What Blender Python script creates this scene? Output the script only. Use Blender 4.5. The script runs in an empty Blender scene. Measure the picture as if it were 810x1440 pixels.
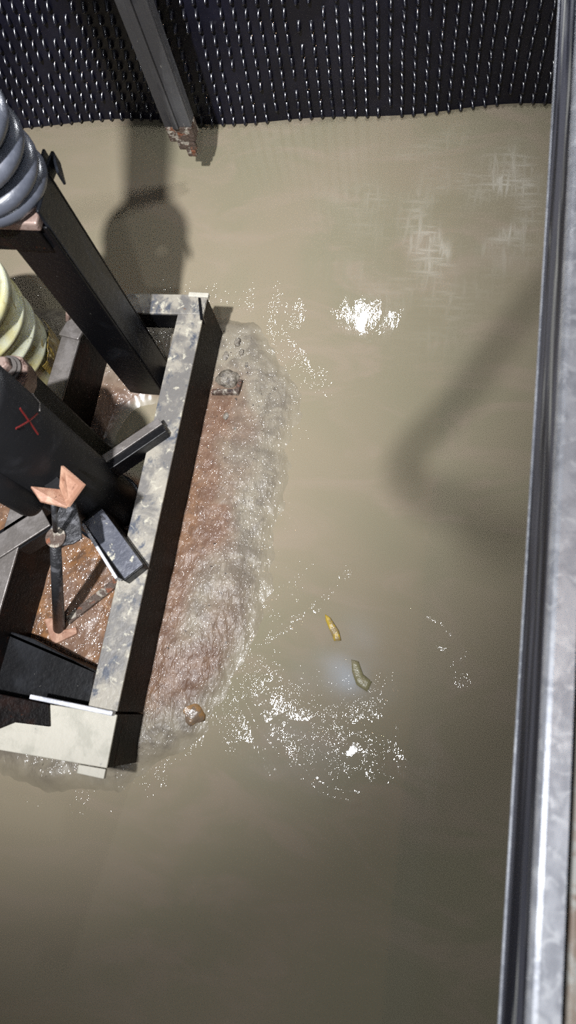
import bpy, bmesh, math, random
from mathutils import Vector, Matrix, noise
random.seed(7)
C = bpy.context.scene.collection
S = bpy.context.scene
PI = math.pi

# ------------------------------------------------------------------ camera
Z_EYE = 1.7
dn = Vector((145, -290, -1000)).normalized()          # straight down, seen from the lens
yy = Vector((535, 3504, -1000)); yy = (yy - dn * yy.dot(dn)).normalized()
zz = -dn; xx = yy.cross(zz)
cam = bpy.data.cameras.new('camera'); cam_o = bpy.data.objects.new('camera', cam); C.objects.link(cam_o)
R = Matrix((xx, yy, zz))
cam_o.matrix_world = Matrix.Translation((0, 0, Z_EYE)) @ R.to_4x4()
cam.sensor_fit = 'VERTICAL'; cam.sensor_height = 36; cam.sensor_width = 20.25; cam.lens = 25
cam.clip_start = 0.02
cam.dof.use_dof = True; cam.dof.focus_distance = 1.9; cam.dof.aperture_fstop = 4.0
S.camera = cam_o

# ------------------------------------------------------------------ materials
def nodes(name):
    m = bpy.data.materials.new(name); m.use_nodes = True
    nt = m.node_tree; b = nt.nodes['Principled BSDF']
    return m, nt, b

def tex(nt, scale, detail=4, stretch=(1, 1, 1), rough=0.6, dist=0.0, off=(0, 0, 0)):
    tc = nt.nodes.new('ShaderNodeTexCoord'); mp = nt.nodes.new('ShaderNodeMapping')
    mp.inputs['Scale'].default_value = stretch; mp.inputs['Location'].default_value = off
    n = nt.nodes.new('ShaderNodeTexNoise')
    n.inputs['Scale'].default_value = scale; n.inputs['Detail'].default_value = detail
    n.inputs['Roughness'].default_value = rough; n.inputs['Distortion'].default_value = dist
    nt.links.new(tc.outputs['Object'], mp.inputs['Vector']); nt.links.new(mp.outputs[0], n.inputs['Vector'])
    return n.outputs['Fac']

def ramp(nt, src, lo, hi):
    r = nt.nodes.new('ShaderNodeMapRange'); r.interpolation_type = 'SMOOTHSTEP'
    r.inputs['From Min'].default_value = lo; r.inputs['From Max'].default_value = hi
    nt.links.new(src, r.inputs['Value']); return r.outputs['Result']

def mixc(nt, fac, a, b):
    m = nt.nodes.new('ShaderNodeMix'); m.data_type = 'RGBA'
    if isinstance(fac, (int, float)): m.inputs['Factor'].default_value = fac
    else: nt.links.new(fac, m.inputs['Factor'])
    for s, v in ((m.inputs[6], a), (m.inputs[7], b)):
        if isinstance(v, tuple): s.default_value = (*v, 1)
        else: nt.links.new(v, s)
    return m.outputs[2]

def math_n(nt, op, a, b):
    m = nt.nodes.new('ShaderNodeMath'); m.operation = op
    for s, v in ((m.inputs[0], a), (m.inputs[1], b)):
        if isinstance(v, (int, float)): s.default_value = v
        else: nt.links.new(v, s)
    return m.outputs[0]

def bump(nt, b, h, strength, dist, prev=None):
    n = nt.nodes.new('ShaderNodeBump')
    if isinstance(strength, (int, float)): n.inputs['Strength'].default_value = strength
    else: nt.links.new(strength, n.inputs['Strength'])
    n.inputs['Distance'].default_value = dist
    nt.links.new(h, n.inputs['Height'])
    if prev: nt.links.new(prev, n.inputs['Normal'])
    nt.links.new(n.outputs[0], b.inputs['Normal'])
    return n.outputs[0]

def mat(name, base, layers=(), rough=0.5, metal=0.0, bmp=None, coat=0.0, coat_rough=0.1, spec=0.5):
    """layers: (colour, noise scale, lo, hi, stretch) each laid over the ones before."""
    m, nt, b = nodes(name)
    col = base
    for i, (c, sc, lo, hi, st) in enumerate(layers):
        f = ramp(nt, tex(nt, sc, 5, st, 0.65, 0.4, (i * 3.1, i * 1.7, i)), lo, hi)
        col = mixc(nt, f, col, c)
    if isinstance(col, tuple): b.inputs['Base Color'].default_value = (*col, 1)
    else: nt.links.new(col, b.inputs['Base Color'])
    b.inputs['Roughness'].default_value = rough; b.inputs['Metallic'].default_value = metal
    b.inputs['Specular IOR Level'].default_value = spec
    b.inputs['Coat Weight'].default_value = coat; b.inputs['Coat Roughness'].default_value = coat_rough
    if bmp:
        h = tex(nt, bmp[0], 4, bmp[3] if len(bmp) > 3 else (1, 1, 1), 0.6, 0, (9, 4, 2))
        bump(nt, b, h, bmp[1], bmp[2])
    return m

O1 = (1, 1, 1)
M = {}
M['black'] = mat('black_paint', (.004, .004, .005), [((.014, .015, .018), 9, .52, .75, O1), ((.30, .29, .25), 95, .70, .74, O1)],
                 rough=.40, spec=.22, bmp=(60, .25, .004))
M['black_side'] = mat('black_paint_scuffed', (.008, .009, .012), [((.028, .032, .042), 14, .5, .72, (1, 1, .35)), ((.34, .36, .40), 22, .68, .74, (1, 1, .25)), ((.30, .29, .25), 95, .71, .74, O1)],
                 rough=.34, spec=.3, bmp=(50, .25, .004))
WEBSPEC = .12
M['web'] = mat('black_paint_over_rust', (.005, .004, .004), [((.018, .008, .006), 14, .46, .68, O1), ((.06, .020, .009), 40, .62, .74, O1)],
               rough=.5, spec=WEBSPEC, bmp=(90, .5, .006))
M['mottle'] = mat('mottled_cream_paint', (.36, .33, .275), [((.17, .16, .15), 11, .42, .58, O1), ((.075, .085, .11), 20, .54, .66, (1, .7, 1)), ((.50, .47, .38), 45, .56, .67, O1), ((.16, .085, .045), 50, .67, .74, O1)],
                  rough=.42, bmp=(70, .35, .004), coat=.25, coat_rough=.2)
M['cream'] = mat('cream_paint', (.55, .52, .44), [((.45, .43, .36), 12, .45, .6, O1), ((.15, .16, .18), 24, .64, .72, O1)],
                 rough=.5, bmp=(80, .3, .003))
M['greysteel'] = mat('worn_grey_steel', (.15, .135, .125), [((.23, .21, .20), 18, .45, .65, O1), ((.42, .40, .32), 70, .66, .72, O1), ((.10, .045, .025), 30, .64, .75, O1)],
                     rough=.42, metal=.35, bmp=(80, .3, .004))
M['spring'] = mat('grey_spring_paint', (.085, .092, .115), [((.17, .18, .22), 10, .45, .65, O1), ((.03, .03, .035), 25, .6, .72, O1)],
                  rough=.33, bmp=(60, .2, .004), coat=.3, coat_rough=.2)
M['rubber'] = mat('black_cylinder_paint', (.007, .007, .008), [((.014, .014, .016), 12, .5, .7, O1), ((.16, .15, .13), 110, .71, .75, O1)],
                  rough=.5, spec=.3, bmp=(40, .2, .004))
M['copper'] = mat('coppery_rust_primer', (.34, .18, .12), [((.48, .29, .20), 25, .45, .6, O1), ((.55, .22, .05), 18, .58, .68, O1), ((.16, .07, .04), 40, .63, .72, O1)],
                  rough=.45, bmp=(80, .3, .004))
M['pink'] = mat('dusty_rust_steel', (.27, .18, .15), [((.38, .28, .24), 30, .45, .6, O1), ((.10, .06, .05), 35, .6, .7, O1)],
                rough=.45, metal=.3, bmp=(80, .3, .003))
M['rusty_tip'] = mat('rusty_flaking_steel', (.10, .07, .055), [((.40, .36, .30), 35, .52, .6, O1), ((.22, .08, .04), 50, .56, .66, O1), ((.03, .02, .02), 30, .6, .7, O1)],
                     rough=.5, bmp=(120, .8, .01))
M['rail'] = mat('dull_rail_steel', (.060, .058, .060), [((.12, .12, .125), 8, .45, .65, (1, 1, .3)), ((.26, .25, .23), 50, .66, .74, (1, 1, .4)), ((.03, .03, .035), 16, .55, .7, (1, 1, .3))],
                rough=.42, metal=.25, bmp=(50, .3, .004))
M['rod'] = mat('dark_rod_steel', (.035, .035, .038), [((.12, .12, .13), 40, .5, .65, O1)], rough=.35, metal=.3, bmp=(120, .5, .004))
M['concrete'] = mat('damp_concrete', (.16, .15, .13), [((.10, .095, .085), 5, .45, .65, O1), ((.22, .21, .18), 30, .6, .7, O1)], rough=.7, bmp=(40, .4, .01))
M['landing'] = mat('beige_landing_floor', (.50, .45, .38), [((.34, .25, .19), 4, .5, .62, O1), ((.55, .53, .48), 30, .5, .6, O1)], rough=.5, bmp=(60, .2, .003))
M['red'] = mat('red_marker', (.16, .012, .012), rough=.5)
M['whitep'] = mat('white_lamp_plastic', (.7, .7, .68), rough=.4)
M['cable'] = mat('grey_cable_jacket', (.05, .05, .055), rough=.5)

# membrane: almost black plastic sheet with grey dust smears
M['membrane'] = mat('black_dimpled_plastic', (.006, .006, .013), [((.014, .014, .028), 5, .42, .7, O1), ((.10, .10, .12), 8, .68, .82, (1, 1, .6))],
                    rough=.38, spec=.35, bmp=(60, .15, .004))
M['dimple'] = mat('glossy_black_dimple', (.012, .012, .020), rough=.20, spec=1.0)
# galvanised steel
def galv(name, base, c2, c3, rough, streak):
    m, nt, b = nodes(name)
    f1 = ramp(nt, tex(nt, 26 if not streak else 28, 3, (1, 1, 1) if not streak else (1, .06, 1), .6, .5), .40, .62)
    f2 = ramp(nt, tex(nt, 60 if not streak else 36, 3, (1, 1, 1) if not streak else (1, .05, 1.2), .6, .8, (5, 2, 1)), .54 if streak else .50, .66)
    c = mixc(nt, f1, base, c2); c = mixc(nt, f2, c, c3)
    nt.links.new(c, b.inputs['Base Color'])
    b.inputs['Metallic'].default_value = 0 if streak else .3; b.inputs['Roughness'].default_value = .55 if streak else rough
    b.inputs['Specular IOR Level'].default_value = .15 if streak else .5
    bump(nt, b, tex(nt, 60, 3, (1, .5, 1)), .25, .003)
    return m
M['strutcap'] = mat('chipped_dark_paint', (.10, .105, .13), [((.17, .175, .20), 14, .45, .62, O1), ((.50, .48, .40), 34, .58, .63, O1), ((.03, .03, .035), 45, .62, .7, O1)], rough=.35, metal=.2, bmp=(70, .4, .004))
M['galv'] = galv('galvanised_spangle', (.72, .73, .78), (.52, .53, .58), (.88, .89, .93), .42, False)
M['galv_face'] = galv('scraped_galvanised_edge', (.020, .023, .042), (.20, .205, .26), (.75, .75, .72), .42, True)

# bucket: yellowed translucent plastic
def bucket_mat():
    m, nt, b = nodes('yellowed_plastic')
    c = mixc(nt, ramp(nt, tex(nt, 7, 4), .42, .62), (.64, .65, .50), (.60, .55, .27))
    c = mixc(nt, ramp(nt, tex(nt, 16, 5, O1, .6, .5, (3, 3, 1)), .58, .68), c, (.38, .27, .04))
    c = mixc(nt, ramp(nt, tex(nt, 60, 4, O1, .6, .5, (1, 7, 1)), .66, .72), c, (.10, .08, .03))
    nt.links.new(c, b.inputs['Base Color'])
    b.inputs['Roughness'].default_value = .28
    b.inputs['Subsurface Weight'].default_value = .25; b.inputs['Subsurface Radius'].default_value = (.02, .02, .01)
    b.inputs['Subsurface Scale'].default_value = .3
    bump(nt, b, tex(nt, 18, 3), .25, .006)
    return m
M['bucket'] = bucket_mat()
M['label'] = mat('oil_soaked_label', (.30, .21, .05), [((.09, .06, .02), 60, .5, .58, (1, 1, .4)), ((.55, .48, .28), 40, .58, .64, (1, 1, .3))], rough=.3, bmp=(60, .6, .01))
M['yellow'] = mat('yellow_scrap', (.55, .38, .05), [((.35, .26, .12), 40, .5, .6, O1)], rough=.3, bmp=(60, .5, .006))
M['olive'] = mat('olive_scrap', (.26, .235, .13), [((.34, .30, .20), 40, .5, .6, O1)], rough=.3, bmp=(60, .5, .006))
M['stone'] = mat('ochre_stone', (.30, .17, .07), [((.18, .13, .09), 20, .5, .6, O1), ((.42, .25, .10), 45, .58, .66, O1)], rough=.25, bmp=(30, .5, .01))
M['chip'] = mat('wet_mortar', (.24, .21, .17), [((.10, .085, .07), 50, .5, .6, O1)], rough=.3, bmp=(60, .8, .01))

# muddy water: light only gets a few millimetres into it
def water_mat():
    m, nt, b = nodes('muddy_water')
    at = nt.nodes.new('ShaderNodeVertexColor'); at.layer_name = 'ripple'
    sp = nt.nodes.new('ShaderNodeSeparateColor'); nt.links.new(at.outputs['Color'], sp.inputs[0])
    rip, caustic_tint, foam = sp.outputs[0], sp.outputs[1], sp.outputs[2]
    c = mixc(nt, ramp(nt, tex(nt, 1.6, 3, O1, .5, .6), .38, .62), (.315, .268, .190), (.285, .255, .175))
    c = mixc(nt, ramp(nt, tex(nt, 3.5, 4, (1, 2.2, 1), .6, 1.2, (4, 1, 0)), .45, .70), c, (.335, .278, .205))
    # pale lattice of light thrown back by the dimpled sheet, painted into the colour
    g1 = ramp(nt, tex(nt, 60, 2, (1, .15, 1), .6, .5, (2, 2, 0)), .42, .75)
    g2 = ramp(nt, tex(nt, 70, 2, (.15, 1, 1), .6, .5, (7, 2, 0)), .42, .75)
    ff = math_n(nt, 'MULTIPLY', math_n(nt, 'ADD', math_n(nt, 'MAXIMUM', g1, g2), .15), caustic_tint)
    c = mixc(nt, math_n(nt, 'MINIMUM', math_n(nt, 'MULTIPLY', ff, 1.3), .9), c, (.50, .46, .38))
    c = mixc(nt, math_n(nt, 'MULTIPLY', foam, .85), c, (.44, .46, .48))
    nt.links.new(c, b.inputs['Base Color'])
    b.inputs['Specular IOR Level'].default_value = 0; b.inputs['Roughness'].default_value = 1
    b.inputs['Coat Weight'].default_value = 1; b.inputs['Coat IOR'].default_value = 1.36; b.inputs['Coat Roughness'].default_value = .045
    h = tex(nt, 75, 2, (1, .36, 1), .55, .3)
    h2 = tex(nt, 260, 1, (1, .30, 1), .5, .3, (3, 0, 0))
    hs = math_n(nt, 'ADD', h, math_n(nt, 'MULTIPLY', h2, .5))
    big = bump(nt, b, tex(nt, 5, 2, (.6, 2.5, 1), .5, .4), .05, .01)
    nn = bump(nt, b, math_n(nt, 'MULTIPLY', hs, rip), 1.0, .012, big)
    nt.links.remove(b.inputs['Normal'].links[0]); nt.links.new(nn, b.inputs['Coat Normal'])
    return m
M['water'] = water_mat()

def silt_mat():
    m, nt, b = nodes('wet_silt')
    b.inputs['Specular Tint'].default_value = (1, 1, 1, 1)
    at = nt.nodes.new('ShaderNodeVertexColor'); at.layer_name = 'rust'
    sp = nt.nodes.new('ShaderNodeSeparateColor'); nt.links.new(at.outputs['Color'], sp.inputs[0])
    rust, orange, smooth = sp.outputs
    n = tex(nt, 22, 6, O1, .65, .6)
    base = mixc(nt, ramp(nt, n, .40, .62), (.300, .262, .200), (.200, .172, .135))
    rc = mixc(nt, ramp(nt, tex(nt, 30, 6, O1, .7, .5, (1, 5, 0)), .40, .62), (.155, .085, .055), (.235, .145, .098))
    c = mixc(nt, rust, base, rc)
    oc = mixc(nt, ramp(nt, tex(nt, 24, 6, O1, .7, .5, (8, 5, 0)), .40, .62), (.27, .125, .045), (.11, .06, .035))
    c = mixc(nt, orange, c, oc)
    c = mixc(nt, ramp(nt, tex(nt, 90, 3, O1, .6, .5, (8, 1, 0)), .66, .72), c, (.045, .035, .03))
    ae = nt.nodes.new('ShaderNodeVertexColor'); ae.layer_name = 'drowned'
    se = nt.nodes.new('ShaderNodeSeparateColor'); nt.links.new(ae.outputs['Color'], se.inputs[0])
    c = mixc(nt, se.outputs[0], c, (.300, .258, .185))
    nt.links.new(c, b.inputs['Base Color'])
    b.inputs['Roughness'].default_value = .42; b.inputs['IOR'].default_value = 1.4
    b.inputs['Coat Weight'].default_value = 1; b.inputs['Coat Roughness'].default_value = .12
    b.inputs['Coat IOR'].default_value = 1.38
    inv = math_n(nt, 'SUBTRACT', 1.0, smooth)
    hs = math_n(nt, 'ADD', tex(nt, 80, 2, (1, .45, 1), .6, .3), math_n(nt, 'MULTIPLY', tex(nt, 200, 1, (1, .5, 1)), .35))
    amp = math_n(nt, 'SUBTRACT', 1.0, math_n(nt, 'MULTIPLY', se.outputs[0], .55))
    nn = bump(nt, b, math_n(nt, 'MULTIPLY', math_n(nt, 'MULTIPLY', hs, inv), amp), 1.0, .014)
    nt.links.new(nn, b.inputs['Coat Normal'])
    bump(nt, b, math_n(nt, 'MULTIPLY', math_n(nt, 'MULTIPLY', hs, inv), amp), .30, .010)
    return m
M['silt'] = silt_mat()

# ------------------------------------------------------------------ mesh helpers
def link(name, bm, m, parent=None, smooth=False, bev=0.0):
    me = bpy.data.meshes.new(name); bmesh.ops.recalc_face_normals(bm, faces=bm.faces[:])
    bm.to_mesh(me); bm.free()
    o = bpy.data.objects.new(name, me); C.objects.link(o)
    for k in (m if isinstance(m, (list, tuple)) else [m]): me.materials.append(k)
    if smooth:
        for p in me.polygons: p.use_smooth = True
    if bev:
        md = o.modifiers.new('bevel', 'BEVEL'); md.width = bev; md.segments = 2; md.limit_method = 'ANGLE'
    if parent:
        o.parent = parent; o.matrix_parent_inverse = Matrix.Translation(parent.location).inverted()
    return o

def thing(name, label, cat, loc, group=None):
    o = bpy.data.objects.new(name, None); C.objects.link(o); o.location = loc; o.empty_display_size = .05
    o['label'] = label; o['category'] = cat
    if group: o['group'] = group
    return o

def tag(o, label, cat, group=None):
    o['label'] = label; o['category'] = cat
    if group: o['group'] = group
    return o

def struct(name, bm, m, **k):
    o = link(name, bm, m, **k); o['kind'] = 'structure'; return o

def box(bm, x0, x1, y0, y1, z0, z1, mi=0):
    v = [bm.verts.new((x, y, z)) for z in (z0, z1) for x, y in ((x0, y0), (x1, y0), (x1, y1), (x0, y1))]
    for f in ((3, 2, 1, 0), (4, 5, 6, 7), (0, 1, 5, 4), (1, 2, 6, 5), (2, 3, 7, 6), (3, 0, 4, 7)):
        bm.faces.new([v[i] for i in f]).material_index = mi

def frame_of(a, b, up=(0, 0, 1)):
    d = (Vector(b) - Vector(a)).normalized(); u = Vector(up)
    s = d.cross(u)
    if s.length < 1e-4: s = d.cross(Vector((0, 1, 0)))
    s.normalize(); u = s.cross(d).normalized()
    return d, s, u

def bar(bm, a, b, w, h, up=(0, 0, 1), so=0.0, uo=0.0, mi=0):
    """box along a-b; w across (side), h along up; so/uo shift the section."""
    a, b = Vector(a), Vector(b); d, s, u = frame_of(a, b, up)
    vs = [bm.verts.new(p + s * (so + i * w / 2) + u * (uo + j * h / 2)) for p in (a, b) for i, j in ((-1, -1), (1, -1), (1, 1), (-1, 1))]
    for f in ((0, 1, 2, 3), (7, 6, 5, 4), (0, 4, 5, 1), (1, 5, 6, 2), (2, 6, 7, 3), (3, 7, 4, 0)):
        bm.faces.new([vs[i] for i in f]).material_index = mi

def tube(bm, pts, r, n=16, cap=True, rr=None):
    pts = [Vector(p) for p in pts]; rings = []
    prev = None
    for i, p in enumerate(pts):
        d = (pts[min(i + 1, len(pts) - 1)] - pts[max(i - 1, 0)]).normalized()
        if prev is None:
            s = d.cross(Vector((0, 0, 1)))
            if s.length < 1e-3: s = Vector((1, 0, 0))
        else: s = prev - d * prev.dot(d)
        s.normalize(); prev = s; u = d.cross(s)
        q = rr[i] if rr else r
        rings.append([bm.verts.new(p + (s * math.cos(t) + u * math.sin(t)) * q) for t in [2 * PI * k / n for k in range(n)]])
    for a, b in zip(rings, rings[1:]):
        for k in range(n): bm.faces.new((a[k], a[(k + 1) % n], b[(k + 1) % n], b[k]))
    if cap: bm.faces.new(rings[0][::-1]); bm.faces.new(rings[-1])

def lathe(bm, prof, c, n=48, close=True):
    c = Vector(c); rings = []
    for r, z in prof:
        rings.append([bm.verts.new(c + Vector((r * math.cos(2 * PI * k / n), r * math.sin(2 * PI * k / n), z))) for k in range(n)])
    for a, b in zip(rings, rings[1:]):
        for k in range(n): bm.faces.new((a[k], a[(k + 1) % n], b[(k + 1) % n], b[k]))
    if close: bm.faces.new(rings[0][::-1]); bm.faces.new(rings[-1])

def prism(bm, pts, z0, z1):
    """flat plate with the outline pts (x, y), counter-clockwise"""
    a = [bm.verts.new((x, y, z0)) for x, y in pts]; b = [bm.verts.new((x, y, z1)) for x, y in pts]
    bm.faces.new(a[::-1]); bm.faces.new(b)
    for i in range(len(pts)):
        j = (i + 1) % len(pts); bm.faces.new((a[i], a[j], b[j], b[i]))

def N(x, y, z=0.0): return noise.noise(Vector((x, y, z)))
def sm(t): t = max(0., min(1., t)); return t * t * (3 - 2 * t)
def seg_d(x, y, pl):
    best = 9.
    for (ax, ay), (bx, by) in zip(pl, pl[1:]):
        dx, dy = bx - ax, by - ay; t = max(0, min(1, ((x - ax) * dx + (y - ay) * dy) / (dx * dx + dy * dy)))
        best = min(best, math.hypot(x - ax - t * dx, y - ay - t * dy))
    return best

# ------------------------------------------------------------------ the pit itself
WY = 1.70                                                # plane of the far sheet at x = 0
def sheet_y(x, z): return WY + .052 * x + .012 * math.sin(x * 5.2 + .8) + .007 * math.sin(x * 11 + z * 6) + .01 * N(x * 2.1, z * 2.1, 5)
bm = bmesh.new(); box(bm, -1.75, 1.0, -1.25, 2.05, -.35, -.25); struct('floor', bm, M['concrete'])
bm = bmesh.new(); box(bm, -1.75, 1.0, 1.82, 2.05, -.25, 1.35); struct('wall_back', bm, M['concrete'])
bm = bmesh.new(); box(bm, -1.75, -1.50, -1.05, 1.82, -.25, 1.35); struct('wall_left', bm, M['concrete'])
bm = bmesh.new(); box(bm, -1.75, 1.0, -1.25, -1.05, -.25, .85); struct('wall_front', bm, M['concrete'])
bm = bmesh.new(); box(bm, .33, 1.0, -1.05, 1.82, -.25, .72); struct('wall_right', bm, M['concrete'])
bm = bmesh.new(); box(bm, .192, 1.0, -1.25, 1.82, .735, .890); struct('floor_landing', bm, M['landing'], bev=.004)

# galvanised ledge along the landing
t = thing('steel_ledge', 'long galvanised steel ledge with a scraped dark side, running down the right edge', 'ledge', (.17, .3, .74))
bm = bmesh.new(); prism_pts = [(.1545, .745), (.1545, .888), (.158, .896), (.164, .9), (.184, .9), (.184, .896), (.1655, .896), (.160, .889), (.160, .745)]
def extr(bm, pts, y0, y1, ny=24):
    rows = [[bm.verts.new((x, y0 + (y1 - y0) * k / ny, z)) for x, z in pts] for k in range(ny + 1)]
    for a, b in zip(rows, rows[1:]):
        for i in range(len(pts)):
            j = (i + 1) % len(pts); bm.faces.new((a[i], a[j], b[j], b[i]))
    bm.faces.new(rows[0][::-1]); bm.faces.new(rows[-1])
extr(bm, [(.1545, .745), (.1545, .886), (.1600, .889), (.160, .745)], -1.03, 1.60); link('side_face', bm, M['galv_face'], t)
bm = bmesh.new(); extr(bm, [(.1545, .8862), (.1560, .893), (.1590, .8975), (.1635, .899), (.1850, .899), (.1850, .893), (.166, .893), (.161, .8888)], -1.03, 1.60)
link('top_flange', bm, M['galv'], t)
bm = bmesh.new(); box(bm, .1605, .1915, -1.03, 1.60, .752, .850); link('backing_channel', bm, M['galv'], t)
bm = bmesh.new(); bar(bm, (.1535, -1.03, .748), (.1535, 1.6, .748), .003, .006); link('bottom_lip', bm, M['galv'], t)

# dimpled sheets
def sheet(name, P0, fn, nu, nv, width, height, label, nd_u, nd_v, z_lo):
    """fn(u, z) -> point on the sheet, outward(u, z) its normal, estimated by differences"""
    bm = bmesh.new()
    g = [[bm.verts.new(fn(width * i / nu, z_lo + (height - z_lo) * j / nv)) for i in range(nu + 1)] for j in range(nv + 1)]
    for j in range(nv):
        for i in range(nu): bm.faces.new((g[j][i], g[j][i + 1], g[j + 1][i + 1], g[j + 1][i]))
    pu, pz = width / nd_u, height / nd_v
    for j in range(nd_v):
        for i in range(nd_u):
            u = pu * (i + .5 + (.5 if j % 2 and False else 0)) + .002 * N(i * .3, j * .3); z = pz * (j + .5) + .5 * pz * (i % 2) * 0.0 + .010 * N(i * .11, j * .2, 3)
            if random.random() < .03: continue
            p = fn(u, z); e = 1e-3
            du = (fn(u + e, z) - p).normalized(); dz = (fn(u, z + e) - p).normalized(); n = du.cross(dz).normalized()
            tw = random.uniform(-.12, .12); sc = random.uniform(.85, 1.1)
            prof = ((.0130, -.001), (.0115, .0020), (.006, .0080), (-.003, .0170), (-.006, .0185), (-.0105, .0160), (-.0135, -.001))
            rows = []
            for hz, out in prof:
                row = []
                for k in range(7):
                    a = PI * k / 6; w = .0052 if out > 0 else .0062
                    q = p + du * (math.cos(a) * w + tw * hz) + dz * (hz * sc) + n * (out * (.35 + .65 * math.sin(a)) if out > 0 else out)
                    row.append(bm.verts.new(q))
                rows.append(row)
            for a, b in zip(rows, rows[1:]):
                for k in range(6): bm.faces.new((a[k + 1], a[k], b[k], b[k + 1])).material_index = 1
    me = bpy.data.meshes.new(name); bm.to_mesh(me); bm.free()
    for p_ in me.polygons: p_.use_smooth = True
    me.materials.append(M['membrane']); me.materials.append(M['dimple'])
    o = bpy.data.objects.new(name, me); C.objects.link(o)
    return tag(o, label, 'drainage sheet')
XL = -1.40
sheet('drainage_membrane', None, lambda u, z: Vector((XL + .012 + u, sheet_y(XL + u, z) + .03 * z, z)), 90, 24, 1.72, 1.0,
      'wide black dimpled plastic sheet on the far wall dipping into the water', 52, 28, -.06)
sheet('drainage_membrane', None, lambda u, z: Vector((XL + .008 * math.sin(u * 7) - .02 * z, -1.0 + u, z)), 90, 24, 2.60, 1.0,
      'black dimpled plastic sheet round the corner behind the coil spring, on the left wall', 78, 28, -.06)

# ------------------------------------------------------------------ water
WX0, WX1, WY0, WY1 = -1.46, .33, -1.05, 1.80
arc1 = [(-.138, .332), (-.175, .285), (-.212, .235), (-.255, .205), (-.291, .173), (-.335, .125), (-.352, .07), (-.350, .02), (-.339, -.017)]
arc2 = [(-.339, -.017), (-.315, -.045), (-.285, -.085), (-.229, -.128), (-.175, -.165), (-.123, -.188), (-.06, -.19)]
arc3 = [(-.320, .10), (-.27, .085), (-.235, .05), (-.20, .03), (-.16, .02), (-.11, .035), (-.06, .045), (-.035, .085)]
arc4 = [(-.30, .27), (-.262, .30), (-.235, .34), (-.245, .37)]
arc5 = [(.02, .26), (.08, .24), (.14, .20), (.17, .16)]
def blob(x, y, cx, cy, rx, ry): return math.exp(-(((x - cx) / rx) ** 2 + ((y - cy) / ry) ** 2))
def shore_u(x, y):
    """how far inside the silt bank a point lies (metres, negative is open water)"""
    edge = -.325 + .03 * math.sin((y - .1) * 3.2) + .035 * N(y * 6, 2.2) + .012 * N(y * 25, 7)
    if y > .75: edge -= (y - .75) * .42
    if y < .10: edge -= (.10 - y) * .28
    if y < -.10: edge -= (-.10 - y) * .9
    d = edge - x
    d = min(d, 1.06 + .02 * N(x * 9, 3) - y, y + .28 + .03 * N(x * 11, 1))
    return d
def water():
    nx, ny = 358, 570
    vs, cols = [], []
    for j in range(ny + 1):
        y = WY0 + (WY1 - WY0) * j / ny
        for i in range(nx + 1):
            x = WX0 + (WX1 - WX0) * i / nx
            z = 0.; r = .012
            if -.5 < x < .25 and -.35 < y < .5:
                for pl, hgt, w in ((arc1, .0026, .011), (arc2, .0030, .010), (arc3, .0032, .011), (arc4, .0014, .008), (arc5, .0008, .008)):
                    d = seg_d(x, y, pl); k = .6 + .8 * N(x * 22, y * 22, 4)
                    z += hgt * math.exp(-(d / w) ** 2) * max(0, k)
                    r = max(r, (.9 if hgt > .0018 else .5 if hgt > .001 else .22) * math.exp(-(d / (w * 1.5)) ** 2) * max(0, .45 + 1.1 * N(x * 30, y * 14, 2)))
                r = max(r, .75 * blob(x, y, -.125, -.08, .12, .075) * (.5 + N(x * 30, y * 20)))
                r = max(r, .7 * blob(x, y, -.15, .045, .10, .05), .8 * blob(x, y, -.055, .075, .03, .03))
                r = max(r, .40 * blob(x, y, .15, .12, .025, .03), .5 * blob(x, y, .135, .17, .05, .05) * max(0, .3 + 1.5 * N(x * 30, y * 30)))
                r *= 1 - .95 * blob(x, y, -.086, -.09, .034, .028)
                z = (z + .0008 * N(x * 26, y * 13, 8) * blob(x, y, -.15, -.03, .16, .16)) * (1 - .9 * blob(x, y, -.086, -.09, .034, .028))
            r = max(r, .22 * (blob(x, y, -.175, 1.035, .10, .07) - blob(x, y, -.167, 1.043, .045, .045)) * max(0, .3 + 1.2 * N(x * 30, y * 20, 5)) + .04 * blob(x, y, -.167, 1.043, .04, .04))
            u = shore_u(x, y)
            if -.12 < u < .03: r = max(r, .6 * sm((u + .12) / .12) * max(0, .5 + N(x * 18, y * 9, 6)))
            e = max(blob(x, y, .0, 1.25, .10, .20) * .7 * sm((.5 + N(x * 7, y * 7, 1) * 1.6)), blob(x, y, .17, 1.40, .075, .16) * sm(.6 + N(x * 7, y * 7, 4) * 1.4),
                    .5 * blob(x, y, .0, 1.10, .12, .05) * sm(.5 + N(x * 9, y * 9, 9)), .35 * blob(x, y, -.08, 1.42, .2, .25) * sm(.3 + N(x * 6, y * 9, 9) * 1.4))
            f = max(1.1 * blob(x, y, -.115, .075, .075, .05), .35 * blob(x, y, -.10, .16, .05, .06), .25 * blob(x, y, -.2, -.10, .12, .09)) * (.6 + .8 * N(x * 14, y * 14, 3))
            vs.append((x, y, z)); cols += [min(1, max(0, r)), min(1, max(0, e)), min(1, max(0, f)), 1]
    fs = [(a, a + 1, a + nx + 2, a + nx + 1) for j in range(ny) for a in range(j * (nx + 1), j * (nx + 1) + nx)]
    me = bpy.data.meshes.new('muddy_water'); me.from_pydata(vs, [], fs)
    ca = me.color_attributes.new('ripple', 'FLOAT_COLOR', 'POINT'); ca.data.foreach_set('color', cols)
    me.polygons.foreach_set('use_smooth', [True] * len(me.polygons)); me.materials.append(M['water'])
    o = bpy.data.objects.new('muddy_water', me); C.objects.link(o)
    tag(o, 'still muddy beige water flooding the whole pit', 'water'); o['kind'] = 'stuff'
water()

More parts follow.
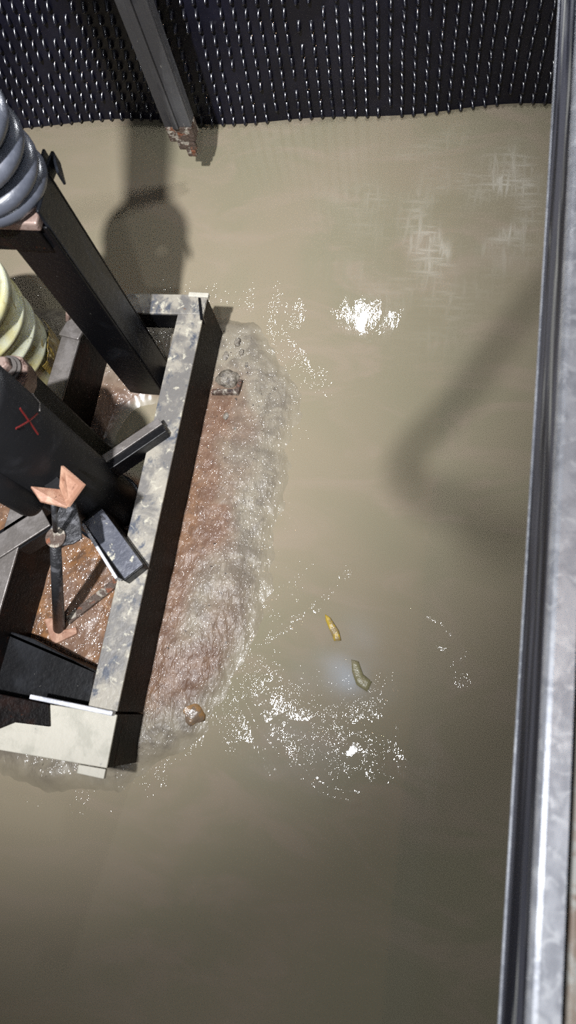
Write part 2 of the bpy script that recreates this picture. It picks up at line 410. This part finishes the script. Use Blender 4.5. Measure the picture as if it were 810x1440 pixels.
# bank of wet silt and rust around and under the steel frame
def silt():
    x0, x1, y0, y1 = -1.40, -.22, -.36, 1.12; nx, ny = 236, 296
    vs, cols, edg = [], [], []
    for j in range(ny + 1):
        y = y0 + (y1 - y0) * j / ny
        for i in range(nx + 1):
            x = x0 + (x1 - x0) * i / nx
            u = shore_u(x, y)
            h = -.012 + .045 * sm((u + .05) / .23)
            h += (.0035 * N(x * 16, y * 16, 1) + .0022 * N(x * 45, y * 30, 2) + .0012 * N(x * 110, y * 70, 5)) * sm((u + .08) / .06)
            h += .018 * blob(x, y, -.78, -.245, .09, .03)
            if y > .93: h -= .02 * sm((y - .93) / .1)
            if -.60 > x > -.90: h -= .065 * blob(x, y, -.71, .62, .11, .12) + .010 * blob(x, y, -.66, .36, .06, .09)   # puddles inside the frame
            # rust towards the steel, grey silt towards the water and at the top
            nz = N(x * 7, y * 7, 9)
            ru = sm(((-.40 - x) + .12 * nz) / .10) * sm((.86 - y) / .15) * sm((y + .1) / .1)
            ru = max(ru * .95, .8 * blob(x, y, -.53, 1.02, .05, .03), .75 * blob(x, y, -.42, .12, .055, .14))
            if y > .45: ru = min(ru, .55 + .5 * sm((-.47 - x) / .04))
            og = 0.
            if x < -.57: og = sm(.5 + 1.3 * nz) * sm((.42 - y) / .12) * sm((y + .14) / .06) * .9
            og = max(og, .5 * sm((-.50 - x) / .05) * sm(.4 + nz) * sm((.75 - y) / .1) * sm((y + .12) / .08))
            smo = 1. if (h < .014 and -.60 > x > -.86 and y > .5) else 0.
            smo = max(smo, .55 * sm((y - .72) / .15), .5 * sm((-.6 - x) / .02))
            ed = max(1 - sm((u + .5 * .05 * N(x * 20, y * 14, 8) - .005) / .085), 1 - sm((h - .002) / .012)); edg += [ed, 0, 0, 1]
            vs.append((x, y, h)); cols += [min(1, max(0, ru)), min(1, max(0, og)), smo, 1]
    fs = [(a, a + 1, a + nx + 2, a + nx + 1) for j in range(ny) for a in range(j * (nx + 1), j * (nx + 1) + nx)]
    me = bpy.data.meshes.new('wet_silt'); me.from_pydata(vs, [], fs)
    ca = me.color_attributes.new('rust', 'FLOAT_COLOR', 'POINT'); ca.data.foreach_set('color', cols)
    cb = me.color_attributes.new('drowned', 'FLOAT_COLOR', 'POINT'); cb.data.foreach_set('color', edg)
    me.polygons.foreach_set('use_smooth', [True] * len(me.polygons)); me.materials.append(M['silt'])
    o = bpy.data.objects.new('wet_silt', me); C.objects.link(o)
    tag(o, 'glistening bank of rusty brown silt along the steel frame at the water edge', 'silt'); o['kind'] = 'stuff'
silt()

# ------------------------------------------------------------------ steel base frame
ZT = .20
fr = thing('steel_base_frame', 'low black steel frame with worn cream paint on its top flanges, standing in rusty silt', 'steel frame', (-.75, .4, .03))
def channel(a, b, flange, depth, side, mtop, mweb, th=.008):
    """channel with its web at the a-b line and the flange reaching to `side` (+1 right of a-b, -1 left)"""
    bmt = bmesh.new(); bar(bmt, a, b, flange, th, so=side * flange / 2, uo=-th / 2)
    bmw = bmesh.new(); bar(bmw, a, b, th, depth - th, so=side * th / 2, uo=-(depth + th) / 2)
    bar(bmw, a, b, flange * .9, th, so=side * flange * .45, uo=-depth + th / 2)
    ch = link('channel', bmw, mweb, fr, bev=.0015)
    tp = bmt; o = link('top_flange', tp, mtop, None, bev=.002)
    o.parent = ch; o.matrix_parent_inverse = (Matrix.Translation(fr.location)).inverted() @ Matrix.Translation((0, 0, 0))
    o.matrix_parent_inverse = Matrix.Identity(4)
    return ch
Rb, Ra = (-.571, -.070, ZT), (-.551, .931, ZT)
channel(Rb, Ra, .066, .175, -1, M['mottle'], M['web'])                 # outer long member
channel((-.899, -.06, ZT), (-.858, .82, ZT), .050, .175, -1, M['greysteel'], M['web'])  # inner long member
channel((-.76, .874, ZT + .002), (-.552, .882, ZT + .002), .055, .07, -1, M['mottle'], M['black'])       # far cross member
channel((-1.15, -.186, ZT), (-.569, -.184, ZT), .108, .05, -1, M['cream'], M['web'])   # near cross member
# square corner block under the near end
bm = bmesh.new(); prism(bm, [(-.60, -.183), (-.5695, -.183), (-.5695, -.075), (-.60, -.075)], .02, .191); link('end_block', bm, M['web'], fr)
bm = bmesh.new(); prism(bm, [(-.632, -.186), (-.571, -.186), (-.571, -.206), (-.632, -.204)][::-1], .186, .199); link('corner_tab', bm, M['cream'], fr, bev=.002)
bm = bmesh.new(); bar(bm, (-.765, -.0665, .206), (-.574, -.0745, .206), .010, .022); link('lip_plate', bm, M['galv'], fr, bev=.002)
bm = bmesh.new(); prism(bm, [(-1.10, .07), (-1.10, -.08), (-.640, -.075), (-.650, .0), (-.835, .058), (-.90, .068)], .115, .125); link('gusset_plate', bm, M['black'], fr, bev=.002)
bm = bmesh.new(); bar(bm, (-.645, -.078, .10), (-.655, .002, .10), .006, .12); bar(bm, (-.655, .002, .07), (-.90, .06, .07), .006, .11); link('gusset_web', bm, M['web'], fr)
bm = bmesh.new(); prism(bm, [(-1.10, -.165), (-.84, -.152), (-.79, -.124), (-.709, -.121), (-.722, -.076), (-1.10, -.06)], .201, .210); link('shade_plate', bm, M['web'], fr, bev=.002)  # dark plate added to stand for the shadow on the near flange
# diagonal brace on the left: angle iron with grey top
bm = bmesh.new(); bar(bm, (-.97, .215, ZT + .004), (-.832, .333, ZT + .004), .052, .007); link('diagonal_brace', bm, M['greysteel'], fr, bev=.002)
bm = bmesh.new(); bar(bm, (-.985, .245, .175), (-.845, .365, .175), .008, .05); link('brace_web', bm, M['black'], fr)
bm = bmesh.new(); bar(bm, (-.96, .19, .17), (-.815, .311, .17), .006, .055); link('brace_web', bm, M['black'], fr)
# rounded plate end at the far tip of the inner member
bm = bmesh.new(); prism(bm, [(-.915, .80), (-.902, .838), (-.885, .852), (-.862, .848), (-.850, .822), (-.859, .79)][::-1], .196, .207); link('end_plate', bm, M['greysteel'], fr, bev=.003)
bm = bmesh.new(); tube(bm, [(-.905, .845, .195), (-.897, .875, .225)], .006, 10); tube(bm, [(-.887, .852, .20), (-.873, .872, .232)], .005, 10); link('bolt', bm, M['pink'], fr, smooth=True)
# angle-end overlap at the far corner
bm = bmesh.new(); prism(bm, [(-.572, .925), (-.566, .925), (-.549, .868), (-.556, .866)][::-1], .18, .206); link('end_stop', bm, M['black'], fr)
bm = bmesh.new(); prism(bm, [(-.60, .929), (-.60, .942), (-.548, .942), (-.548, .929)][::-1], .19, .203); link('corner_tab', bm, M['cream'], fr, bev=.002)
# short bolt on the silt inside the frame
# ------------------------------------------------------------------ spring buffer on its post
sp = thing('spring_buffer', 'tall black square post carrying a heavy grey coil spring, far left of the pit', 'spring buffer', (-.733, .79, .03))
bm = bmesh.new(); box(bm, -.782, -.685, .742, .748, .012, .70); box(bm, -.782, -.776, .748, .826, .012, .70); box(bm, -.782, -.685, .826, .832, .012, .735)
link('post', bm, M['black'], sp, bev=.003)
bm = bmesh.new(); box(bm, -.6915, -.6845, .7485, .8255, .012, .735); link('side_plate', bm, M['black_side'], sp, bev=.003)
bm = bmesh.new(); box(bm, -.775, -.64, .75, .86, .012, .030); link('base_plate', bm, M['black'], sp, bev=.003)
bm = bmesh.new(); box(bm, -.90, -.692, .734, .825, .70, .722); link('seat_plate', bm, M['pink'], sp, bev=.004)
bm = bmesh.new(); box(bm, -.90, -.70, .736, .742, .64, .699); link('seat_skirt', bm, M['web'], sp, bev=.002)
bm = bmesh.new(); pts = []
cx, cy, rr, pitch, z0 = -.772, .800, .073, .050, .742
for k in range(int(4.3 * 40)):
    a = 2 * PI * k / 40 + 3.6; t_ = k / 40
    zc = z0 + pitch * (t_ - .8 if t_ > .8 else 0) + (0 if t_ > .8 else 0)
    pts.append((cx + rr * math.cos(a), cy + rr * math.sin(a), zc))
tube(bm, pts, .0182, 16); link('coil_spring', bm, M['spring'], sp, smooth=True)
bm = bmesh.new(); lathe(bm, [(.030, .73), (.030, .925), (.0, 1.05)][:2], (cx, cy, 0), 32); link('spring_core', bm, M['rubber'], sp, smooth=False)
bm = bmesh.new(); lathe(bm, [(.064, .920), (.072, .926), (.072, .938), (.060, .95)], (cx, cy, 0), 48); link('top_cap', bm, M['spring'], sp)
bm = bmesh.new(); lathe(bm, [(.045, .95), (.045, 2.4)], (cx + .0, cy, 0), 32); link('plunger', bm, M['rubber'], sp, smooth=True)
bm = bmesh.new()  # small upside-down V lug behind the spring
bar(bm, (-.708, .850, .70), (-.708, .850, .735), .005, .06); bar(bm, (-.700, .833, .715), (-.694, .880, .715), .005, .03); bar(bm, (-.694, .880, .715), (-.672, .834, .715), .005, .03)
link('angle_lug', bm, M['black_side'], sp, bev=.001)

# ------------------------------------------------------------------ hydraulic buffer
hb = thing('hydraulic_buffer', 'thick black vertical cylinder held by two short struts inside the frame', 'buffer cylinder', (-.76, .41, .03))
bm = bmesh.new(); lathe(bm, [(.06, .028), (.081, .034), (.084, .05), (.084, .70), (.07, .71)], (-.76, .41, 0), 64); link('cylinder_body', bm, M['rubber'], hb, smooth=True).data.polygons[0].use_smooth = False
bm = bmesh.new(); lathe(bm, [(.084, .03), (.090, .032), (.092, .048), (.084, .05)], (-.76, .41, 0), 64, False); link('base_ring', bm, M['black_side'], hb, smooth=True)
bm = bmesh.new(); prism(bm, [(-.692, .352), (-.662, .362), (-.658, .395), (-.664, .398), (-.668, .370), (-.694, .358)], .03, .075); link('base_cleat', bm, M['greysteel'], hb, bev=.001)
# struts
bm = bmesh.new(); bar(bm, (-.712, .455, .205), (-.585, .571, .205), .034, .055); link('strut', bm, [M['black']], hb, bev=.002)
st = hb.children[-1]
bm = bmesh.new(); bar(bm, (-.706, .472, .235), (-.590, .578, .235), .020, .006, so=-.003); o = link('strut_edge', bm, M['greysteel'], None, bev=.001); o.parent = [c for c in hb.children if c.name.startswith('strut')][0]; 
bm = bmesh.new(); bar(bm, (-.712, .345, .205), (-.582, .222, .205), .056, .055); link('strut', bm, M['black'], hb, bev=.003)
bm = bmesh.new(); bar(bm, (-.703, .3375, .236), (-.583, .224, .236), .050, .006, so=-.002); link('strut_cap', bm, M['strutcap'], hb, bev=.001)
bm = bmesh.new(); bar(bm, (-.722, .318, .226), (-.617, .206, .226), .007, .030); link('strut_lip', bm, M['galv'], hb, bev=.001)
# lug bar beside the cylinder
bm = bmesh.new(); prism(bm, [(-.900, .500), (-.795, .500), (-.785, .512), (-.778, .545), (-.785, .572), (-.802, .590), (-.825, .592), (-.900, .560)], .455, .50)
link('lug_plate', bm, M['pink'], hb, bev=.004)
bm = bmesh.new(); box(bm, -.86, -.788, .50, .575, .02, .454); link('lug_bar', bm, M['rubber'], hb, bev=.008)
bm = bmesh.new(); lathe(bm, [(.030, .501), (.030, .507), (.024, .508), (.024, .512)], (-.822, .556, 0), 32); link('washer', bm, M['greysteel'], hb)
bm = bmesh.new(); lathe(bm, [(.019, .512), (.019, .524), (.015, .530)], (-.825, .558, 0), 6); link('bolt_head', bm, M['pink'], hb, bev=.002)
# small pipe with rounded end in front of the cylinder
bm = bmesh.new(); tube(bm, [(-.775, .318, z) for z in (.36, .365, .375, .39, .62)], .03, 24, rr=[.010, .020, .027, .030, .030]); link('short_pipe', bm, M['rubber'], hb, smooth=True)
# shackle ring at left
bm = bmesh.new(); c0 = Vector((-.812, .418, .52)); e1 = Vector((.8, -.6, 0)); e2 = Vector((.25, .35, .9)).normalized()
tube(bm, [c0 + (e1 * math.cos(a) * .020 + e2 * math.sin(a) * .032) for a in [2 * PI * k / 32 for k in range(33)]], .009, 12, cap=False); link('shackle', bm, M['greysteel'], hb, smooth=True)
# red crayon cross and a loose wire
bm = bmesh.new()
for a, b in (((18, 0), (40, 0)), ((0, 0), (0, 0))): pass
def on_cyl(ang, z, off=.0855): return Vector((-.76 + off * math.cos(ang), .41 + off * math.sin(ang), z))
for a0, z0_, a1, z1_ in ((.15, .47, -.45, .52), (-.05, .53, -.25, .455)):
    pl = [on_cyl(a0 + (a1 - a0) * k / 8 + .12, z0_ + (z1_ - z0_) * k / 8 + .125, .0842) for k in range(9)]
    tube(bm, pl, .0020, 6)
link('red_cross_mark', bm, M['red'], hb)
bm = bmesh.new(); tube(bm, [on_cyl(.75, .60, .087), on_cyl(.6, .58, .087), on_cyl(.35, .59, .087)], .0016, 6); link('wire', bm, M['greysteel'], hb, smooth=True)
# copper coloured angle bracket clamped on the cylinder's near side
bm = bmesh.new()
def quad(bm, p, th):
    p = [Vector(q) for q in p]; n = (p[1] - p[0]).cross(p[3] - p[0]).normalized() * th
    a = [bm.verts.new(q) for q in p]; b = [bm.verts.new(q - n) for q in p]
    bm.faces.new(a); bm.faces.new(b[::-1])
    for i in range(4):
        j = (i + 1) % 4; bm.faces.new((a[i], b[i], b[j], a[j]))
quad(bm, [(-.672, .335, .470), (-.638, .293, .485), (-.609, .335, .50), (-.662, .368, .50)], .005)
link('angle_bracket', bm, M['copper'], hb)
bm = bmesh.new(); quad(bm, [(-.712, .322, .50), (-.688, .297, .495), (-.638, .293, .485), (-.668, .330, .470)], .005)
link('angle_bracket', bm, M['copper'], hb)
bm = bmesh.new(); bar(bm, (-.73, .37, .44), (-.670, .325, .45), .03, .012); link('bracket_arm', bm, M['rubber'], hb)
# eye plate behind the rod
bm = bmesh.new(); prism(bm, [(-.735, .262), (-.728, .248), (-.708, .238), (-.675, .248), (-.658, .262), (-.672, .30), (-.69, .335), (-.72, .335), (-.728, .285)], .352, .359); link('eye_plate', bm, M['rod'], hb, bev=.002)

# ------------------------------------------------------------------ leaning rod
rd = thing('leaning_rod', 'thin dark steel rod leaning from the copper bracket to a rusty foot plate', 'rod', (-.82, .095, .03))
bm = bmesh.new(); tube(bm, [(-.678, .303, .466), (-.704, .265, .385)], .0055, 14); link('threaded_end', bm, M['rod'], rd, smooth=True)
bm = bmesh.new(); tube(bm, [(-.714, .249, .357), (-.822, .094, .036)], .0155, 18, rr=[.0115, .0145]); link('tube', bm, M['rod'], rd, smooth=True)
bm = bmesh.new(); lathe(bm, [(.008, .361), (.0215, .361), (.0215, .365), (.008, .365)], (-.712, .256, 0), 28); link('collar', bm, M['rusty_tip'], rd)
bm = bmesh.new(); prism(bm, [(-.866, .112), (-.828, .052), (-.772, .088), (-.778, .104), (-.815, .090), (-.822, .100), (-.846, .118)], .022, .040); link('foot_plate', bm, M['copper'], rd, bev=.003)
# loose rusty bar on the silt
bm = bmesh.new(); bar(bm, (-.805, .115, .036), (-.65, .275, .040), .022, .012); o = link('rusty_bar', bm, M['rusty_tip'], None, bev=.003); tag(o, 'rusty flat bar lying on the silt beside the leaning rod', 'bar')


# ------------------------------------------------------------------ bucket
bk = thing('plastic_bucket', 'yellowed ribbed plastic bucket stained with brown oil, at the left edge behind the cylinder', 'bucket', (-1.085, .765, .03))
bc = (-1.088, .770, 0)
bm = bmesh.new(); prof = [(.108, .035), (.116, .04), (.121, .10), (.123, .16), (.127, .165), (.127, .175), (.125, .18), (.128, .235), (.134, .24), (.134, .252), (.130, .256),
                          (.132, .30), (.139, .304), (.139, .318), (.134, .322), (.136, .375), (.145, .378), (.145, .41), (.134, .41), (.130, .30), (.112, .05)]
lathe(bm, prof, bc, 72); link('bucket_body', bm, M['bucket'], bk, smooth=True)
bm = bmesh.new(); n = 14; R_ = .1285
rows = [[bm.verts.new((bc[0] + (R_ - .006 + .06 * (z - .06)) * math.cos(a) , bc[1] + (R_ - .006 + .06 * (z - .06)) * math.sin(a), z + .008 * math.sin(a * 9))) for a in [math.radians(-18 + 62 * k / n) for k in range(n + 1)]] for z in (.05, .09, .13, .17)]
for r_ in rows:
    for v in r_: d = Vector((v.co.x - bc[0], v.co.y - bc[1], 0)).normalized(); v.co += d * (.003 + .003 * random.random())
for a, b in zip(rows, rows[1:]):
    for k in range(n): bm.faces.new((a[k], a[k + 1], b[k + 1], b[k]))
o = link('torn_label', bm, M['label'], bk); md = o.modifiers.new('solid', 'SOLIDIFY'); md.thickness = .001

# ------------------------------------------------------------------ guide rail
gr = thing('guide_rail', 'grey steel guide rail hanging down the far wall, its cut lower end rusty', 'rail', (-.72, 1.43, .115))
def railx(z): return -.718 - .045 * (z - .15), 1.436 + .06 * (z - .15)
def rail_bar(bm, z0, z1, w, dpt, dx=0, dy=0, rot=0.0):
    (xa, ya), (xb, yb) = railx(z0), railx(z1)
    c, s = math.cos(rot), math.sin(rot); vs = []
    for x, y, z in ((xa, ya, z0), (xb, yb, z1)):
        for i, j in ((-1, -1), (1, -1), (1, 1), (-1, 1)):
            px, py = dx + i * w / 2, dy + j * dpt / 2
            vs.append(bm.verts.new((x + px * c - py * s, y + px * s + py * c, z)))
    for f in ((3, 2, 1, 0), (4, 5, 6, 7), (0, 1, 5, 4), (1, 2, 6, 5), (2, 3, 7, 6), (3, 0, 4, 7)): bm.faces.new([vs[i] for i in f])
bm = bmesh.new(); rail_bar(bm, .21, 2.6, .076, .012); rail_bar(bm, .21, 2.6, .012, .03, .032, .020); rail_bar(bm, .21, 2.6, .016, .010, -.004, -.010); link('rail_body', bm, M['rail'], gr, bev=.003)
bm = bmesh.new(); rail_bar(bm, .162, .2095, .074, .013, .0); rail_bar(bm, .165, .2095, .012, .030, .032, .020); rail_bar(bm, .135, .1615, .050, .012, .006); rail_bar(bm, .112, .1345, .026, .012, .012)
link('rusty_end', bm, M['rusty_tip'], gr, bev=.003)
bm = bmesh.new(); rail_bar(bm, 1.10, 1.14, .10, .26, 0, .15); link('rail_clip', bm, M['rail'], gr, bev=.003)

# ------------------------------------------------------------------ scraps
def pebble(name, c, r, sc, m, seed, rot=0):
    bm = bmesh.new(); bmesh.ops.create_icosphere(bm, subdivisions=3, radius=r)
    for v in bm.verts:
        v.co *= 1 + .28 * noise.noise(v.co * (1.6 / r) + Vector((seed, 0, 0))) + .08 * noise.noise(v.co * (5 / r))
        v.co = Vector((v.co.x * sc[0], v.co.y * sc[1], v.co.z * sc[2]))
    bmesh.ops.rotate(bm, verts=bm.verts, cent=(0, 0, 0), matrix=Matrix.Rotation(rot, 3, 'Z'))
    bmesh.ops.translate(bm, verts=bm.verts, vec=c)
    return link(name, bm, m, smooth=True)
tag(pebble('ochre_stone', (-.468, -.055, .004), .036, (1, .95, .45), M['stone'], 2), 'smooth ochre stone half sunk in the silt near the frame corner', 'stone')
tag(pebble('mortar_lump', (-.512, .795, .034), .030, (1.0, .85, .5), M['chip'], 5), 'pale broken mortar lump against the far part of the frame', 'rubble')
bm = bmesh.new(); prism(bm, [(-.548, .745), (-.475, .750), (-.470, .790), (-.480, .792), (-.486, .762), (-.545, .758)], .022, .046); tag(link('steel_clip', bm, M['rusty_tip'], bev=.002), 'small L-shaped rusty clip lying by the mortar lump', 'clip')
def scrap(name, pts, z, m, label, cat):
    bm = bmesh.new(); vs = [bm.verts.new((x, y, z + dz)) for x, y, dz in pts]; bm.faces.new(vs)
    bmesh.ops.triangulate(bm, faces=bm.faces[:]); bmesh.ops.subdivide_edges(bm, edges=bm.edges[:], cuts=2, use_grid_fill=True)
    for v in bm.verts: v.co.z += .002 * N(v.co.x * 60, v.co.y * 60)
    o = link(name, bm, m, smooth=True); md = o.modifiers.new('s', 'SOLIDIFY'); md.thickness = .0015; return tag(o, label, cat)
scrap('floating_scrap', [(-.180, .215, 0), (-.166, .208, .001), (-.143, .180, .003), (-.134, .158, .001), (-.150, .155, .001), (-.163, .178, .003), (-.176, .200, .001)], .003, M['yellow'], 'small bright yellow scrap floating above the white ripples', 'scrap')
scrap('floating_scrap', [(-.105, .118, 0), (-.088, .116, .001), (-.074, .088, .002), (-.052, .074, .001), (-.060, .050, .001), (-.086, .062, .002), (-.100, .09, .001)], .002, M['olive'], 'dull olive scrap floating at the right of the foaming ripples', 'scrap')
for i, (x, y, r_) in enumerate([(-.505, .905, .008), (-.490, .875, .006), (-.530, .86, .010), (-.47, .84, .005), (-.50, .69, .008), (-.47, .655, .005)]):
    tag(pebble('silt_flake', (x, y, .031), r_, (1, 1.5, .5), M['chip'], i), ('small grey flake on the silt by the far frame corner' if i < 4 else 'small grey flake on the silt halfway down the frame') + ', one of several', 'flake', 'grey flakes by the far corner' if i < 4 else 'grey flakes halfway down')

# ------------------------------------------------------------------ travelling cable looping down out of the lamp's light
L2 = Vector((-.60, -.20, 2.84))
def up(p, s): p = Vector((p[0], p[1], 0)); return p + (L2 - p) * s
base = [(.42, 1.36), (.34, 1.23), (.262, 1.10), (.173, .949), (.095, .803), (.016, .699), (-.02, .645), (-.03, .60), (-.015, .563), (.03, .535), (.10, .52), (.19, .50), (.34, .46)]
n_ = len(base)
pts = [up(p, .565 + .10 * sm((i - 7) / 4)) for i, p in enumerate(base)]
pts = [pts[0] + Vector((.1, .2, .9))] + pts + [pts[-1] + Vector((.25, .05, .9))]
def smooth_line(p, k=6):
    out = []
    for i in range(len(p) - 1):
        a = p[max(i - 1, 0)]; b = p[i]; c = p[i + 1]; d = p[min(i + 2, len(p) - 1)]
        for j in range(k):
            t = j / k; out.append(.5 * ((2 * b) + (c - a) * t + (2 * a - 5 * b + 4 * c - d) * t * t + (3 * b - a - 3 * c + d) * t ** 3))
    return out + [p[-1]]
bm = bmesh.new(); tube(bm, smooth_line(pts), .011, 10); tag(link('hanging_cable', bm, M['cable'], smooth=True), 'dark cable loop hanging in the shaft whose shadow curls on the water at right', 'cable')

# ------------------------------------------------------------------ lamps
def lamp(name, loc, power, rad, col, label, rod_to, aim=None, cone=None):
    loc = Vector(loc)
    ld = bpy.data.lights.new(name + '_light', 'SPOT' if aim else 'POINT'); ld.energy = power; ld.shadow_soft_size = rad; ld.color = col
    lo = bpy.data.objects.new(name + '_light', ld); C.objects.link(lo); lo.location = loc
    if aim:
        lo.rotation_euler = (Vector(aim) - loc).to_track_quat('-Z', 'Y').to_euler(); ld.spot_size = cone; ld.spot_blend = 1.0
    t = thing(name, label, 'lamp', loc)
    bm = bmesh.new(); ax = (Vector(aim) - loc).normalized() if aim else Vector((0, -.3, -1)).normalized()
    q = [loc - ax * .14, loc - ax * .12, loc - ax * .06, loc + ax * .01]; rr = [.02, .05, rad + .03, rad + .06]
    tube(bm, q, 1, 32, cap=False, rr=rr); o = link('lamp_shade', bm, M['whitep'], t, smooth=True); md = o.modifiers.new('s', 'SOLIDIFY'); md.thickness = .003
    bm = bmesh.new(); tube(bm, [loc - ax * .135, Vector(rod_to)], .008, 10); link('lamp_arm', bm, M['rod'], t)
    return lo
lamp('wall_lamp', (-.272, 1.655, 1.06), 16, .055, (.93, .96, 1.0), 'white wall lamp above the dimpled sheet on the far wall', (-.272, 1.83, 1.28))
lamp('shaft_lamp', L2, 540, .042, (.97, .98, 1.0), 'white cone lamp high in the shaft, over the near part of the frame', (-.60, -1.1, 3.35), aim=(-1.15, .95, 0), cone=math.radians(66))
lamp('hand_torch', (-.172, -.182, 1.72), 26, .034, (.92, .96, 1.0), 'small white hand torch held over the pit beside the viewer', (-.2, -.35, 1.80), aim=(-.172, -.10, 0), cone=math.radians(150))
lamp('amber_lamp', (.42, .36, 3.0), 9, .018, (1.0, .62, .36), 'small amber lamp high in the shaft on the landing side', (1.0, .6, 3.3))

# ------------------------------------------------------------------ ambient and output
w = bpy.data.worlds.new('world'); S.world = w; w.use_nodes = True
w.node_tree.nodes['Background'].inputs[0].default_value = (.80, .88, 1.0, 1); w.node_tree.nodes['Background'].inputs[1].default_value = .13
S.view_settings.view_transform = 'Standard'; S.view_settings.look = 'None'; S.view_settings.gamma = 1; S.view_settings.exposure = 0
S.view_settings.use_curve_mapping = False
S.cycles.use_denoising = False
S.cycles.max_bounces = 4; S.cycles.diffuse_bounces = 2; S.cycles.glossy_bounces = 2
S.cycles.caustics_reflective = False; S.cycles.caustics_refractive = False; S.cycles.sample_clamp_indirect = .4
